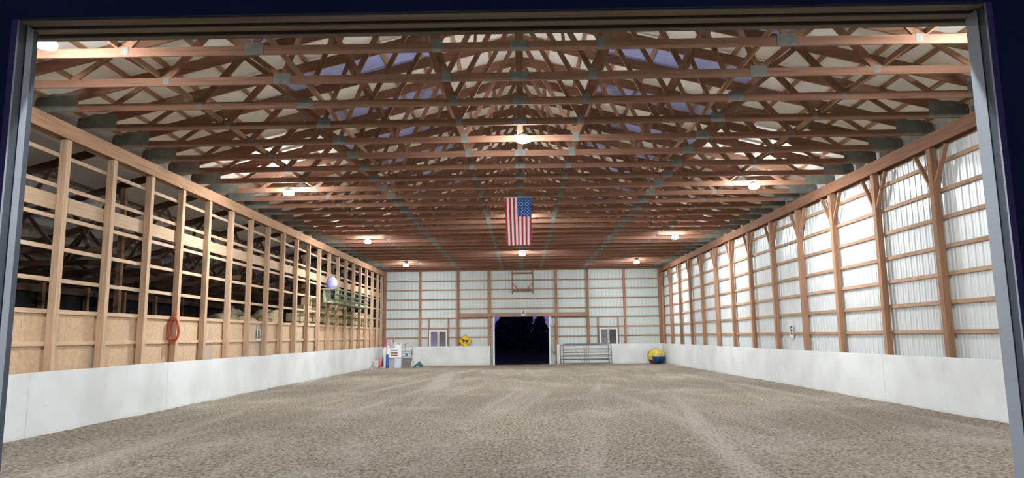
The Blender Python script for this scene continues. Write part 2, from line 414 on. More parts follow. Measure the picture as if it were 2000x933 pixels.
# ------------------------------------------------------------------ right wall posts with knee braces
rp = thing('timber_post', 'square timber post on the right wall standing in the far corner', 'post', (29.19, -.25, -.3), 0, 'timber posts of the right wall')
MB().box(-.24, .24, -.25, .25, 0, 19.6).build('post', W_pz, rp, bev=.015)
for sg in (-1, 1):
    MB().bar((-.05, sg*.2, 15.9), (-.05, sg*1.9, 18.6), .30, .16, (1, 0, 0)).build('knee_brace', W_pz, rp, bev=.01)
for k in range(1, 15):
    lab = f'square timber post with paired knee braces, {ORD[k]} along the right wall from the far corner'
    dup(rp, (29.19, -8*k-.25, -.3), lab)
zs_r = [5.56, 7.58, 9.54, 11.42, 13.44, 15.38, 17.35]
for k, z in enumerate(zs_r):
    o = MB().box(29.44, 29.59, -135.8, .4, z-.14, z+.14).build('wall_girt', W_py, bev=.01)
    tag(o, f'horizontal timber girt on the right wall, {ORD[k]} row up from the kickboard', 'girt', 'girts of the right wall')

# ------------------------------------------------------------------ left wall: open timber frame with strand board below
YL = [(3.1247-5.0355*(21-i)+144.556)*1.0173-144.556 for i in range(-5, 20)]
lp = MB().box(-.24, .24, 0, .46, 0, 18.75).build('timber_post', W_lz, origin=(0, 0, 0), bev=.015)
lp.location = Vector((-29.2, -.55, -.3))*FT
tag(lp, 'pale timber post of the open left wall, in the far corner', 'post', 'timber posts of the left wall')
lposts = []
for n, y in enumerate(reversed(YL)):
    if y < -135.5: continue
    c = lp.copy(); C.objects.link(c); c.location = Vector((-29.2, y, -.3))*FT
    c['label'] = f'pale timber post of the open left wall, {ORD[n+1]} from the far corner'
    lposts.append(y)
zs_l = [(5.48, .28, 'second'), (7.47, .28, 'third'), (9.45, .26, 'fourth'), (11.45, .26, 'fifth'), (13.42, .26, 'sixth'), (15.4, .26, 'eighth'), (17.4, .26, 'ninth')]
for k, (z, h, nm) in enumerate(zs_l):
    o = MB().box(-29.58, -29.45, -135.8, .4, z-h/2, z+h/2).build('wall_girt', W_ly, bev=.01)
    where = 'along the top of the strand board' if k == 1 else ('across the middle of the strand board' if k == 0 else f'{ORD[k-2]} row above the strand board')
    tag(o, f'horizontal pale girt board on the open left wall, {where}', 'girt', 'girts of the left wall')
o = MB().box(-29.60, -29.46, -135.8, .4, 13.85, 14.85).build('ledger_board', W_ly, bev=.01)
tag(o, 'wide pale ledger board running along the open left wall', 'board')
mb = MB(); u = -135.8
while u < .3:
    v = min(.4, u+4.0); mb.box(-29.66, -29.60, u+.01, v-.01, -.4, 7.45); u = v
struct(mb.build('wall_left', OSB))

# ------------------------------------------------------------------ end wall posts, girts, lintel, windows
for k, (x, nm) in enumerate(((-28.55, 'in the left corner'), (-21.2, 'between the left corner and the left window'), (-13.3, 'behind the yellow horse sign'), (-6.75, 'just left of the far doorway'),
                 (7.2, 'just right of the far doorway'), (13.75, 'behind the tube gates'), (21.4, 'between the right window and the ball'), (28.7, 'in the right corner'))):
    z1 = CHZ+.3
    o = MB().box(x-.24, x+.24, .0, .46, -.4, z1).build('timber_post', W_bz, bev=.015)
    tag(o, f'brown timber post on the end wall, {nm}', 'post', 'timber posts of the end wall')
gz = [5.52, 7.45, 9.45, 11.38, 13.37, 15.34, 17.24]
for k, z in enumerate(gz):
    mb = MB()
    if z < 9: spans = [(-29, -19.3 if z > 3.4 else 0), (-15.3, -6.2), (6.1, 15.9), (19.9, 29)]
    elif z < 9.7: spans = [(-29, -6.2), (6.1, 29)]
    else: spans = [(-29, 29)]
    for a, b in spans: mb.box(a, b, .46, .56, z-.13, z+.13)
    o = mb.build('wall_girt', W_px, bev=.01)
    tag(o, f'horizontal brown girt on the end wall, {ORD[k]} row up from the kickboards', 'girt', 'girts of the end wall')
o = MB().box(-12.95, 13.5, -.14, -.0, 9.62, 10.42).build('door_lintel', W_px, bev=.015)
tag(o, 'long brown timber lintel over the far doorway', 'lintel')
o = MB().box(-29, 29, -.15, -.01, CHZ-.15, CHZ+.2).build('end_plate', W_tx, bev=.01); tag(o, 'dark timber plate across the top of the end wall under the last truss', 'beam')
# hoist frame above the far door
r = thing('hanging_door_frame', 'small brown timber frame with corner braces hanging above the far doorway', 'timber frame', (.24, -.3, 14.4))
for sx in (-1, 1):
    MB().box(sx*2.13-.13, sx*2.13+.13, -.12, .12, 0, 5.0).build('upright', W_bz, r)
    MB().bar((sx*2.0, 0, 2.1), (sx*.9, 0, .75), .14, .2, (0, 1, 0)).build('corner_brace', W_bz, r)
    MB().box(sx*1.95-.05, sx*1.95+.05, -.04, .04, -4.0, .1).build('guide_rail', WHITEG, r)
    MB().box(sx*2.45-.04, sx*2.45+.04, -.03, .03, -4.0, .1).build('guide_rail', WHITEG, r)
MB().box(-2.0, 2.0, -.1, .1, .45, .85).build('crossbar', W_tx, r); MB().box(-2.0, 2.0, -.1, .1, 4.1, 4.4).build('crossbar', W_tx, r)
# far doorway trim
for x, s_, sd in ((-5.85, -1, 'left'), (5.72, 1, 'right')):
    o = MB().box(x-.17, x+.17, -.02, .5, -.4, 9.6).build('door_jamb', WHITE, bev=.015); tag(o, f'white upright jamb on the {sd} side of the far doorway', 'door jamb')
r = thing('door_bar', 'weathered wooden bar standing on end just right of the far doorway', 'wooden bar', (6.45, .0, -.2))
MB().box(.12, .34, -.1, .12, 2.9, 8.4).build('bar', W_bz, r, bev=.02); MB().box(-.06, .02, -.06, .04, 2.5, 7.4).build('latch_rail', WHITEG, r)
MB().box(-.2, .45, -.06, .04, 2.3, 2.65).build('bracket', GALV, r)
# windows
def window(name, x0, x1, z0, z1, p1, p2):
    r = bpy.data.objects.new(name, None); C.objects.link(r); r.location = Vector(((x0+x1)/2, 0, z0))*FT; r['kind'] = 'structure'
    w, h = (x1-x0)/2, z1-z0; f = MB()
    for a in ((-w, -w+.2, 0, h), (w-.2, w, 0, h)): f.box(a[0], a[1], -.22, .3, a[2], a[3])
    f.box(-w+.2, w-.2, -.22, .3, 0, .22); f.box(-w+.2, w-.2, -.22, .3, h-.2, h)
    f.build('window_frame', WHITE, r, bev=.02)
    for sx, p in ((-1, p1), (1, p2)):
        a, b = sorted((sx*.0, sx*(w-.2))); a += .04 if sx > 0 else 0; b -= 0 if sx > 0 else .04
        s = MB()
        s.box(a, a+.13, -.12, .1, .22, h-.2); s.box(b-.13, b, -.12, .1, .22, h-.2); s.box(a+.13, b-.13, -.12, .1, .22, .36); s.box(a+.13, b-.13, -.12, .1, h-.34, h-.2)
        so = s.build('window_sash', WHITE, r, bev=.01)
        MB().box(a+.13, b-.13, -.02, .0, .36, h-.34).build('window_pane', GLASS, so)
        MB().box(a+.13, b-.13, .12, .16, .36, h-.34).build('pane_backing', p, so)
    return r
window('window_1', -19.22, -15.46, 3.35, 7.12, PANE_L, PANE_G)
window('window_2', 15.95, 19.72, 3.40, 7.16, PANE_W, PANE_D)
for x0, x1, sd in ((-19.35, -15.3, 'left'), (15.8, 19.95, 'right')):
    r = thing('window_casing', f'rough brown timber casing around the {sd} window of the end wall', 'window casing', ((x0+x1)/2, .3, 3.6))
    w_ = (x1-x0)/2
    for sx in (-1, 1): MB().box(sx*w_-.1, sx*w_+.1, -.2, .16, .15, 5.8).build('stud', W_bz, r)
    MB().box(-w_+.1, w_-.1, -.2, .16, 3.62, 3.92).build('head_board', W_px, r)

# ------------------------------------------------------------------ trusses
TY0 = -CD+32.16; NT = 29
truss = thing('roof_truss', '', 'roof truss', (0, 0, CHZ), 0, 'roof trusses')
def zt(x): return rz_(x)-CHZ
TH = .125
MB().box(-29.3, 29.3, 0, TH, 0, .46).build('bottom_chord', W_tx, truss, bev=.01)
for s_ in (-1, 1):
    MB().prism([(s_*x, z) for x, z in ((0, zt(0)), (29.45, zt(29.45)), (29.45, zt(29.45)-.70), (0, zt(0)-.70))][::s_], 0, TH).build('top_chord', W_tx, truss)
def web(x0, z0, x1, z1, dp=.3):
    MB().bar((x0, TH/2, z0), (x1, TH/2, z1), TH*.98, dp, (0, 1, 0)).build('web', W_tz, truss)
web(0, .46, 0, zt(0)-.5, .42)
BN = [4, 9, 13, 19.4]; TN_ = [0, 6.2, 11, 16.9, 22.2]
chain = [('T', 0.25), ('B', 4), ('T', 6.2), ('B', 9), ('T', 11.3), ('B', 13), ('T', 16.9), ('B', 19.4), ('T', 22.2), ('B', 24.6)]
for s_ in (-1, 1):
    for (a, xa), (b, xb) in zip(chain, chain[1:]):
        za = zt(xa)-.5 if a == 'T' else .40; zb = zt(xb)-.5 if b == 'T' else .40
        web(s_*xa, za, s_*xb, zb, .42 if (xa, xb) in ((4, 6.2), (16.9, 19.4)) else .29)
def plate(x, z, w_, h, mat=GALV):
    MB().box(x-w_/2, x+w_/2, -.014, -.001, z-h/2, z+h/2).build('gusset_plate', mat, truss)
plate(0, .26, .85, .5)
for s_ in (-1, 1):
    for x, w_, h in ((4, .46, .66), (13, .92, .62), (19.4, .36, .40)): plate(s_*x, .30, w_, h)
    plate(s_*28.1, .60, 2.6, 1.12, HEELP)
    for x, w_ in ((6.2, .4), (11.3, .4), (16.9, .5), (22.2, .4)): plate(s_*x, zt(x)-.42, w_, .45)
plate(0, zt(0)-.4, .8, .6)
for i in range(-2, NT):
    y = TY0+4*i
    if i == -2:
        truss.location = Vector((0, y, CHZ))*FT
        truss['label'] = 'timber roof truss right behind the header of the near doorway'
    else:
        dup(truss, (0, y, CHZ), 'brown timber roof truss, second behind the header of the near doorway' if i == -1 else f'brown timber roof truss with grey plates, {ORD[i]} visible one past the near header')
# purlins on the slopes, running the length of the roof
for s_, sd in ((-1, 'left'), (1, 'right')):
    for k in range(12):
        x = 2.2+2.42*k
        mb = MB(); z = rz_(x)
        mb.bar((s_*x, -135.8, z+.06), (s_*x, .5, z+.06), .29, .115, (1, 0, -.25*s_))
        tag(mb.build('roof_purlin', W_ty), f'long timber purlin on the {sd} roof slope, {ORD[k]} down from the ridge', 'purlin', f'purlins of the {sd} roof slope')
    for x, z, nm in ((12.1, CHZ+.5, 'over the inner splice plates'), (19.8, CHZ+.5, 'near the outer web joints')):
        o = MB().box(s_*x-.07, s_*x+.07, -124, -1, z-.03, z+.27).build('lateral_brace', W_ty)
        tag(o, f'long pale brace board lying across the bottom chords, {sd} side {nm}', 'brace')
    for k in range(6):
        y = -112+18*k
        o = MB().bar((s_*2.2, y, CHZ+.5), (s_*2.2, y+5.5, CHZ+6.6), .12, .3, (1, 0, 0)).build('sway_brace', W_ty)
        tag(o, f'short diagonal sway brace {sd} of the roof centre, {ORD[k]} from the near doorway', 'brace', f'sway braces {sd} of the roof centre')

# ------------------------------------------------------------------ lamps
lamp = thing('ceiling_lamp', '', 'lamp', (0, 0, 0), 0, 'round ceiling lamps')
MB().lathe([(.05, .46), (.30, .44), (.38, .36), (.40, .24), (.30, .2)], seg=28).build('housing', WHITEG, lamp, smooth=True)
MB().lathe([(0, -.15), (.16, -.145), (.30, -.12), (.42, -.075), (.46, -.03)], seg=28).build('lamp_lens', LENS, lamp, smooth=True)
MB().lathe([(.46, -.03), (.48, .05), (.45, .14), (.38, .22), (.2, .24)], seg=28).build('lens_rim', RIML, lamp, smooth=True)
MB().lathe([(.05, .44), (.05, .60)], seg=10).build('mounting_stem', GALV, lamp)
spots = []
for k, y in enumerate((-115.1, -82.1, -49.0, -16.6)):
    spots.append((-21.4, y, f'glowing round ceiling lamp in the left row, {ORD[k]} from the near doorway'))
    spots.append((21.4, y, f'glowing round ceiling lamp in the right row, {ORD[k]} from the near doorway'))
for k, (y, nm) in enumerate(((-131.6, 'behind the header of the near doorway'), (-98.5, 'large and bright ahead of the flag'), (-65.0, 'hidden just behind the hanging flag'), (-31.6, 'below and beyond the flag'))):
    spots.append((.2, y, f'glowing round ceiling lamp in the middle row, {nm}'))
for k, (x, y, l) in enumerate(spots):
    if k == 0: lamp.location = Vector((x, y, 18.85))*FT; lamp['label'] = l
    else: dup(lamp, (x, y, 18.85), l)

# ------------------------------------------------------------------ flag
fl = thing('flag', 'red, white and blue striped flag with stars hanging from the roof trusses', 'flag', (-.26, -76.43, 14.53))
FWd, FH = 2.68, 4.78
def fy(u, v): return .10*math.sin(u*9+v*.6)*(1-v)*.9 + .05*math.sin(u*5+1)
def fx(u, v): return (u-.5)*FWd*(1-.05*(1-v)) + .12*(1-v)*(.6 if u < .5 else .1)
fm = MB(); nu, nv = 52, 30
for j in range(nv+1):
    for i in range(nu+1):
        u, v = i/nu, j/nv; fm.v.append((fx(u, v), fy(u, v), v*FH))
for j in range(nv):
    for i in range(nu):
        a = j*(nu+1)+i; st = i//4; fm.f.append((a, a+1, a+nu+2, a+nu+1))
        fm.m.append(2 if (st >= 6 and j >= 18) else (0 if st % 2 == 0 else 1))
fm.build('cloth', [RED, WHF, BLF], fl, smooth=True)
sm = MB()
for i in range(11):
    for j in range(9):
        if (i+j) % 2: continue
        u = 6/13+(7/13)*(j+1)/10; v = .6+.4*(i+1)/12; cx_, cz_ = fx(u, v), v*FH; yy = fy(u, v)-.025
        pts = []
        for k in range(10):
            a = math.pi/2+k*math.pi/5; rr = .062 if k % 2 == 0 else .026; pts.append((cx_+rr*math.cos(a), yy, cz_+rr*math.sin(a)))
        sm.add(pts, [tuple(range(10))])
sm.build('stars', WHF, fl)
MB().tube([(-FWd/2-.08, 0, FH+.04), (FWd/2+.08, 0, FH+.04)], .045).build('pole', WHITEG, fl)

# ------------------------------------------------------------------ letter cards, horse sign
def letter(name, ch, loc, rot, label, w_, h, size):
    r = thing(name, label, 'letter sign', loc); r.rotation_euler = rot
    MB().box(-w_/2, w_/2, -.03, .0, 0, h).build('card', WHITE, r, bev=.01)
    cu = bpy.data.curves.new('letter', 'FONT'); cu.body = ch; cu.size = size*FT; cu.align_x = 'CENTER'; cu.align_y = 'CENTER'; cu.extrude = .004*FT; cu.offset = .012*FT
    cu.materials.append(BLK)
    tmp = bpy.data.objects.new('letter_curve', cu); C.objects.link(tmp); bpy.context.view_layer.update()
    me = bpy.data.meshes.new_from_object(tmp.evaluated_get(bpy.context.evaluated_depsgraph_get())); bpy.data.objects.remove(tmp)
    if not me.materials: me.materials.append(BLK)
    o = bpy.data.objects.new('letter', me); C.objects.link(o); o.parent = r; o.location = Vector((0, -.045, h*.5))*FT; o.rotation_euler = (math.pi/2, 0, 0)
    return r
letter('letter_sign', 'A', (.36, -.145, 9.83), (0, 0, 0), 'white card with a black letter A above the far doorway', .9, 1.1, 1.15)
letter('letter_sign', 'B', (-29.44, -66.95, 5.45), (0, 0, math.pi/2), 'white card with a black letter B on the open left wall', .95, 1.25, 1.3)
letter('letter_sign', 'E', (29.43, -67.85, 5.1), (0, 0, -math.pi/2), 'white card with a black letter E on the steel right wall', .95, 1.45, 1.3)
for nm, y, z, x in (('letter_sign', -24.5, 5.0, -29.45),):
    o = MB().box(x, x+.03, y, y+.7, z, z+1.0).build('letter_sign', WHITE, bev=.01); tag(o, 'small blank-looking white card on the far end of the left wall', 'letter sign')
r = thing('horse_sign', 'yellow diamond road sign with a black trotting horse behind the end kickboard', 'sign', (-11.75, -.02, 3.4))
hz = 1.45
MB().prism([(0, -hz+1.35), (hz, 1.35), (.0, hz+1.40), (-hz, 1.35)], -.03, .0).build('sign_panel', YEL, r, bev=.02)
bm_ = MB()
for (a, b) in (((0, -hz), (hz, 0)), ((hz, 0), (0, hz)), ((0, hz), (-hz, 0)), ((-hz, 0), (0, -hz))):
    k = .90; bm_.bar((a[0]*k, -.036, a[1]*k+1.36), (b[0]*k, -.036, b[1]*k+1.36), .01, .05, (0, 1, 0))
bm_.build('border_line', BLK, r)
HS = [(-.78, .32), (-.86, .22), (-.80, .15), (-.66, .20), (-.56, .16), (-.52, .02), (-.46, -.08), (-.62, -.22), (-.74, -.32), (-.72, -.40), (-.64, -.36), (-.46, -.24), (-.38, -.14), (-.34, -.36), (-.40, -.56), (-.32, -.58), (-.26, -.38), (-.24, -.14),
      (.02, -.12), (.22, -.16), (.20, -.34), (.06, -.52), (.12, -.60), (.32, -.38), (.36, -.20), (.44, -.34), (.56, -.42), (.54, -.56), (.62, -.56), (.66, -.38), (.54, -.26), (.52, -.02), (.50, .12),
      (.62, .10), (.74, -.06), (.82, -.04), (.72, .16), (.54, .24), (.36, .22), (.0, .16), (-.26, .20), (-.40, .34), (-.52, .46), (-.62, .48), (-.64, .42)]
MB().prism([(x*.95, z*.95+1.36) for x, z in HS], -.045, -.031).build('horse_silhouette', BLK, r)

# ------------------------------------------------------------------ tube gates and rope against the end wall
def tube_gate(label, loc, L, H, rails, mids, tilt, mt):
    r = thing('tube_gate', label, 'gate', loc, 0, None); r.rotation_euler = (tilt, 0, 0)
    c = .35; top = [(0, 0, 0), (0, 0, H-c), (.1, 0, H-.1), (c, 0, H), (L-c, 0, H), (L-.1, 0, H-.1), (L, 0, H-c), (L, 0, 0)]
    MB().tube(top, .075).build('outer_frame', mt, r, smooth=True)
    for z in rails: MB().tube([(0, 0, z), (L, 0, z)], .055).build('rail', mt, r, smooth=True)
    for x in mids: MB().box(x-.05, x+.05, -.09, -.05, .05, H).build('upright', mt, r)
    return r
tube_gate('front grey tube gate with six rails leaning on the end kickboard', (8.35, -1.75, -.12), 9.8, 4.1, (.1, .9, 1.75, 2.3, 3.05), (4.75, 5.15), -math.radians(8), TUBE)
tube_gate('rear grey tube gate showing between the rails of the front gate', (7.8, -1.05, -.12), 9.9, 3.95, (.12, 1.0, 1.5, 2.8), (4.9,), -math.radians(10), TUBE)
o = MB().tube([(10.3, -1.6, 4.0), (10.7, -1.75, 3.2), (11.0, -1.85, 2.3), (11.5, -1.95, 1.2), (12.1, -2.1, .05)], .025, 6).build('rope', TUBE); tag(o, 'thin dark cord slanting down across the front tube gate', 'cord')

# ------------------------------------------------------------------ horse play ball
R = 1.72; bm_ = MB(); nu, nv = 48, 30
for j in range(nv+1):
    for i in range(nu):
        th = math.pi*j/nv; ph = 2*math.pi*i/nu
        x, y, z = math.sin(th)*math.cos(ph), math.sin(th)*math.sin(ph), math.cos(th)
        zz = z*R*.94
        if zz < -1.42: zz = -1.42-(-1.42-zz)*.25
        k = 1.0+.03*max(0, -z)
        bm_.v.append((x*R*k, y*R*k, zz))
for j in range(nv):
    for i in range(nu):
        a, b = j*nu+i, j*nu+(i+1) % nu; bm_.f.append((a, a+nu, b+nu, b))
        c = [sum(bm_.v[q][t] for q in (a, b, a+nu, b+nu))/4/R for t in range(3)]
        x, y, z = c
        if y > .35: mi = 2 if (x+z) < .4 and x < .2 else 1
        elif y > -.28 and x < .1 and z > .1: mi = 2
        elif z > .02: mi = 0
        elif x < -.58+.35*(z+.4)*0 and z > -.36: mi = 0
        elif z < -.36 and x < -.62-(z+.36)*1.15+0: mi = 2
        else: mi = 1
        bm_.m.append(mi)
o = bm_.build('play_ball', [BALLY, BALLB, BALLR], origin=(0, 0, -1.5), smooth=True); o.location = Vector((26.95, -2.6, -.22))*FT
tag(o, 'huge yellow, blue and red horse ball in the right corner of the end wall', 'ball')

# ------------------------------------------------------------------ cord coil on the left wall
yh = lposts and min(lposts, key=lambda y: abs(y+86.5))
mb = MB(); rr = random.Random(4)
for k in range(11):
    cx_, cz_ = -29.06+rr.uniform(-.05, .05), 6.55+rr.uniform(-.10, .06); ax, az = rr.uniform(.30, .46), rr.uniform(.85, 1.12)
    pts = [(cx_+ax*math.cos(a)*(1-.25*math.sin(a)), yh-.16-.03*k*.6+.08*math.sin(a*2+k), cz_+az*math.sin(a)) for a in [2*math.pi*i/28 for i in range(28)]]
    mb.tube(pts, .032, 6, close=True)
mb.tube([(-29.1, yh-.1, 7.45), (-29.0, yh-.15, 7.7), (-29.12, yh-.1, 8.0), (-29.1, yh-.05, 7.6)], .032, 6)
o = mb.build('extension_cord', HOSE, smooth=True); tag(o, 'coiled orange-red cord hanging on a post of the open left wall', 'cord')

# ------------------------------------------------------------------ green rack with sack high on the left wall
r = thing('wall_rack', 'long green tubular rack on brackets high on the left wall', 'rack', (-28.9, -34, 10.6))
LY = 11.0
for z, x in ((.1, 1.9), (.75, 2.0), (1.4, 2.05), (2.05, 2.1)): MB().tube([(x, -LY, z), (x, LY, z)], .085).build('rail', GREEN, r, smooth=True)
for k in range(8):
    y = -LY+2*LY*k/7; MB().tube([(1.9, y, .1), (2.1, y, 2.05)], .05).build('upright', GREEN, r, smooth=True)
    MB().tube([(.0, y, .1), (1.9, y, .1)], .05).build('floor_bar', GREEN, r, smooth=True)
    MB().tube([(.25, y, .1), (.25, y, 1.7)], .05).build('back_upright', GREEN, r, smooth=True)
for z in (.9, 1.65): MB().tube([(.25, -LY, z), (.25, LY, z)], .07).build('back_rail', GREEN, r, smooth=True)
for y in (-LY, LY): MB().tube([(.0, y, 1.95), (2.1, y, 2.05)], .05).build('end_bar', GREEN, r, smooth=True)
for x in (.5, 1.2): MB().box(x-.22, x+.22, -LY, LY, .17, .26).build('floor_board', WHITE if x > 1 else W_ly, r)
for k in range(5):
    y = -LY+2*LY*(k+.3)/5; MB().tube([(1.8, y, .0), (.0, y, -1.9)], .055).build('bracket', GREEN, r, smooth=True)
MB().box(.3, .5, -LY-.0, -LY+3.4, .3, 1.9).build('side_board', plain('pale_green_board', (.35, .38, .22), .7), r)
sk = MB()
prof = [(0, 0), (.5, .02), (.72, .2), (.78, .6), (.80, 1.0), (.70, 1.4), (.45, 1.75), (.2, 1.95), (0, 2.0)]
sk.lathe(prof, (0, 0, 0), 20)
sk.v = [(x*(1+.1*mn.noise(Vector((x*3, y*3, z*3)))), y*(.95+.2*mn.noise(Vector((y*3, z*3, 5)))), z) for x, y, z in sk.v]
sk.mi = 0; sk.m = [1 if (sum(sk.v[i][0] for i in f)/len(f) > .35 and sum(sk.v[i][2] for i in f)/len(f) > .45 and sum(sk.v[i][2] for i in f)/len(f) < 1.7) else 0 for f in sk.f]
o = sk.build('feed_sack', [BAG, WHF], origin=(0, 0, 0), smooth=True); o.location = Vector((-27.9, -43.2, 10.6+2.14))*FT
tag(o, 'plump lavender and white sack standing on the near end of the green rack', 'sack')
MB().box(.05, 2.05, -LY, -LY+3.6, 2.05, 2.13).build('top_board', W_ly, r)

# ------------------------------------------------------------------ hay in the lean-to
bale = MB()
nn = 6
bx = MB().box(-.75, .75, -1.45, 1.45, 0, 1.2); hb = bx
bmo = MB()
for j in range(9):
    for i in range(16):
        a = 2*math.pi*i/16; ca, sa = math.cos(a), math.sin(a)
        k = 1/max(abs(ca), abs(sa))**.85
        y = -1.45+2.9*j/8; e_ = .94 if j in (0, 8) else (.99 if j in (3, 5) else 1.0)
        if j in (2, 6): e_ = .93
        bmo.v.append((ca*k*.74*e_, y, .6+sa*k*.58*e_))
for j in range(8):
    for i in range(16): bmo.f.append((j*16+i, j*16+(i+1) % 16, (j+1)*16+(i+1) % 16, (j+1)*16+i)); bmo.m.append(0)
bmo.f += [tuple(range(15, -1, -1)), tuple(range(128, 144))]; bmo.m += [0, 0]
hbale = bmo.build('hay_bale', HAYM, origin=(0, 0, 0))
first = True
rr = random.Random(11)
def put(x, y, z, row, lab, rz=0):
    global first
    o = hbale if first else hbale.copy()
    if not first: C.objects.link(o)
    first = False
    o.location = Vector((x, y, z))*FT; o.rotation_euler = (rr.uniform(-.02, .02), 0, rz+rr.uniform(-.04, .04))
    tag(o, lab, 'hay bale', row)
def stackrow(ya, yb, zf, grp, lab, x=-30.75):
    y = ya+1.5
    while y < yb:
        n = int(max(0, zf(y))/1.2)
        for k in range(n):
            put(x+rr.uniform(-.06, .04), y, -.5+k*1.2, grp, f'{lab}, {ORD[k]} layer up, {ORD[int((y-ya)/2.98)]} column along')
        y += 2.98
stackrow(-52, -27.5, lambda y: 12.4 - max(0, -44-y)*.35, 'hay bales stacked below the green rack', 'hay bale behind the green rack')
stackrow(-21.5, -1, lambda y: 11.6 - max(0, y+9)*.3, 'hay bales stacked at the far end of the left wall', 'hay bale in the far-end stack')
# heap of covered hay beneath
mb = MB(); nx2, ny2 = 14, 40
for j in range(ny2+1):
    for i in range(nx2+1):
        x = -30.3-9*i/nx2; y = -76+22.5*j/ny2
        h = (9.0+3.0*max(0, min(1, (y+72)/20)))*(.80+.22*mn.noise(Vector((x*.35, y*.3, 2))))*min(1, (i+.01)/1.5 if i < 2 else 1, (nx2-i)/3)*min(1, j/4)
        mb.v.append((x, y, max(-.5, h-.5)))
for j in range(ny2):
    for i in range(nx2): a = j*(nx2+1)+i; mb.f.append((a, a+nx2+1, a+nx2+2, a+1)); mb.m.append(0)
o = mb.build('hay_heap', HAYM, smooth=True); tag(o, 'low heap of loose hay behind the left wall, near side of the bales', 'hay', kind='stuff')

# lean-to: roof, trusses, outer posts
LX = -53.5
struct(MB().box(-54.3, -53.9, -136.5, .6, -.5, 13.4).build('wall_aisle_backdrop', plain('aisle_darkness_boards', (.022, .018, .016), .9, 0, .3, 2)))  # added outer wall, near-black to stand in for the darkness beyond
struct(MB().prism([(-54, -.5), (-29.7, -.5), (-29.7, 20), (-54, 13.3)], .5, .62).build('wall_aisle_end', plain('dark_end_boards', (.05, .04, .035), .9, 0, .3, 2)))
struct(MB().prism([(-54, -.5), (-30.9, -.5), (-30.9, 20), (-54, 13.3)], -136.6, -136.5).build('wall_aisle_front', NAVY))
def lz(x): return 20.0-.28*(abs(x)-29.4)
mb = MB()
for a, b in ((-137, -87.5), (-84.5, -55.5), (-52.5, .8)):
    mb.add([(-29.8, a, lz(29.8)+.3), (LX-1, a, lz(LX-1)+.3), (LX-1, b, lz(LX-1)+.3), (-29.8, b, lz(29.8)+.3)], [(0, 1, 2, 3)])
for a, b in ((-87.5, -84.5), (-55.5, -52.5)):
    mb.add([(-29.8, a, lz(29.8)+.3), (-38, a, lz(38)+.3), (-38, b, lz(38)+.3), (-29.8, b, lz(29.8)+.3)], [(0, 1, 2, 3)])
struct(mb.build('ceiling_lean_to', LEANROOF))
for (a, b), nm in (((-87.5, -84.5), 'near'), ((-55.5, -52.5), 'far')):
    o = MB().add([(-38, a, lz(38)+.3), (LX-1, a, lz(LX-1)+.3), (LX-1, b, lz(LX-1)+.3), (-38, b, lz(38)+.3)], [(0, 1, 2, 3)]).build('skylight_panel', SKYL)
    tag(o, f'blue skylight strip in the side aisle roof beyond the left wall, {nm} one', 'skylight')
lt = thing('aisle_truss', '', 'roof truss', (0, 0, 0), 0, 'side aisle trusses beyond the left wall')
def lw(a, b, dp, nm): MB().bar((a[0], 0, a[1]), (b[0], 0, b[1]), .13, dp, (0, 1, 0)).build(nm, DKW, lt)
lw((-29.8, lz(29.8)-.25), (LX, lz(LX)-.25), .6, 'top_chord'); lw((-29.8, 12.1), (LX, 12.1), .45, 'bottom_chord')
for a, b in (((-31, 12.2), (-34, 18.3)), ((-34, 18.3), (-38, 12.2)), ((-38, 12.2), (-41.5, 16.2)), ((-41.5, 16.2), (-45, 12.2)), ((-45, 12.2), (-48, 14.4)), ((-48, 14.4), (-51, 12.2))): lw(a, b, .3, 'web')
for k in range(16):
    y = -132+8*k+4.3; lab = f'dark timber truss of the side aisle beyond the left wall, {ORD[k]} from the near end'
    if k == 0: lt.location = Vector((0, y, 0))*FT; lt['label'] = lab
    else: dup(lt, (0, y, 0), lab)
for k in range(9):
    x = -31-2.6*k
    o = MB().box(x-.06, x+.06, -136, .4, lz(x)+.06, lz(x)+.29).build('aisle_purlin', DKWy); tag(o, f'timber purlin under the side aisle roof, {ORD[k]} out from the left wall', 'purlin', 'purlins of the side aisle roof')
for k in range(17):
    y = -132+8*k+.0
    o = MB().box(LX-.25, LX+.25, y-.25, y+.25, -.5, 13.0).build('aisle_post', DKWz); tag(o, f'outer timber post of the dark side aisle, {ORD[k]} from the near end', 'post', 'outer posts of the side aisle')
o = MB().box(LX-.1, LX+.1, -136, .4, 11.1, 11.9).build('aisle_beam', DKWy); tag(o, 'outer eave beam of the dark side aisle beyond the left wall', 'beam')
for k in range(5):
    y = (-104, -88, -40, -24, -8)[k]-.6
    o = MB().box(-33.2, -32.8, y, y+.4, -.5, 18.2).build('aisle_post', DKWz); tag(o, f'inner timber post just behind the open left wall, {ORD[k]} from the near end', 'post', 'inner posts of the side aisle')

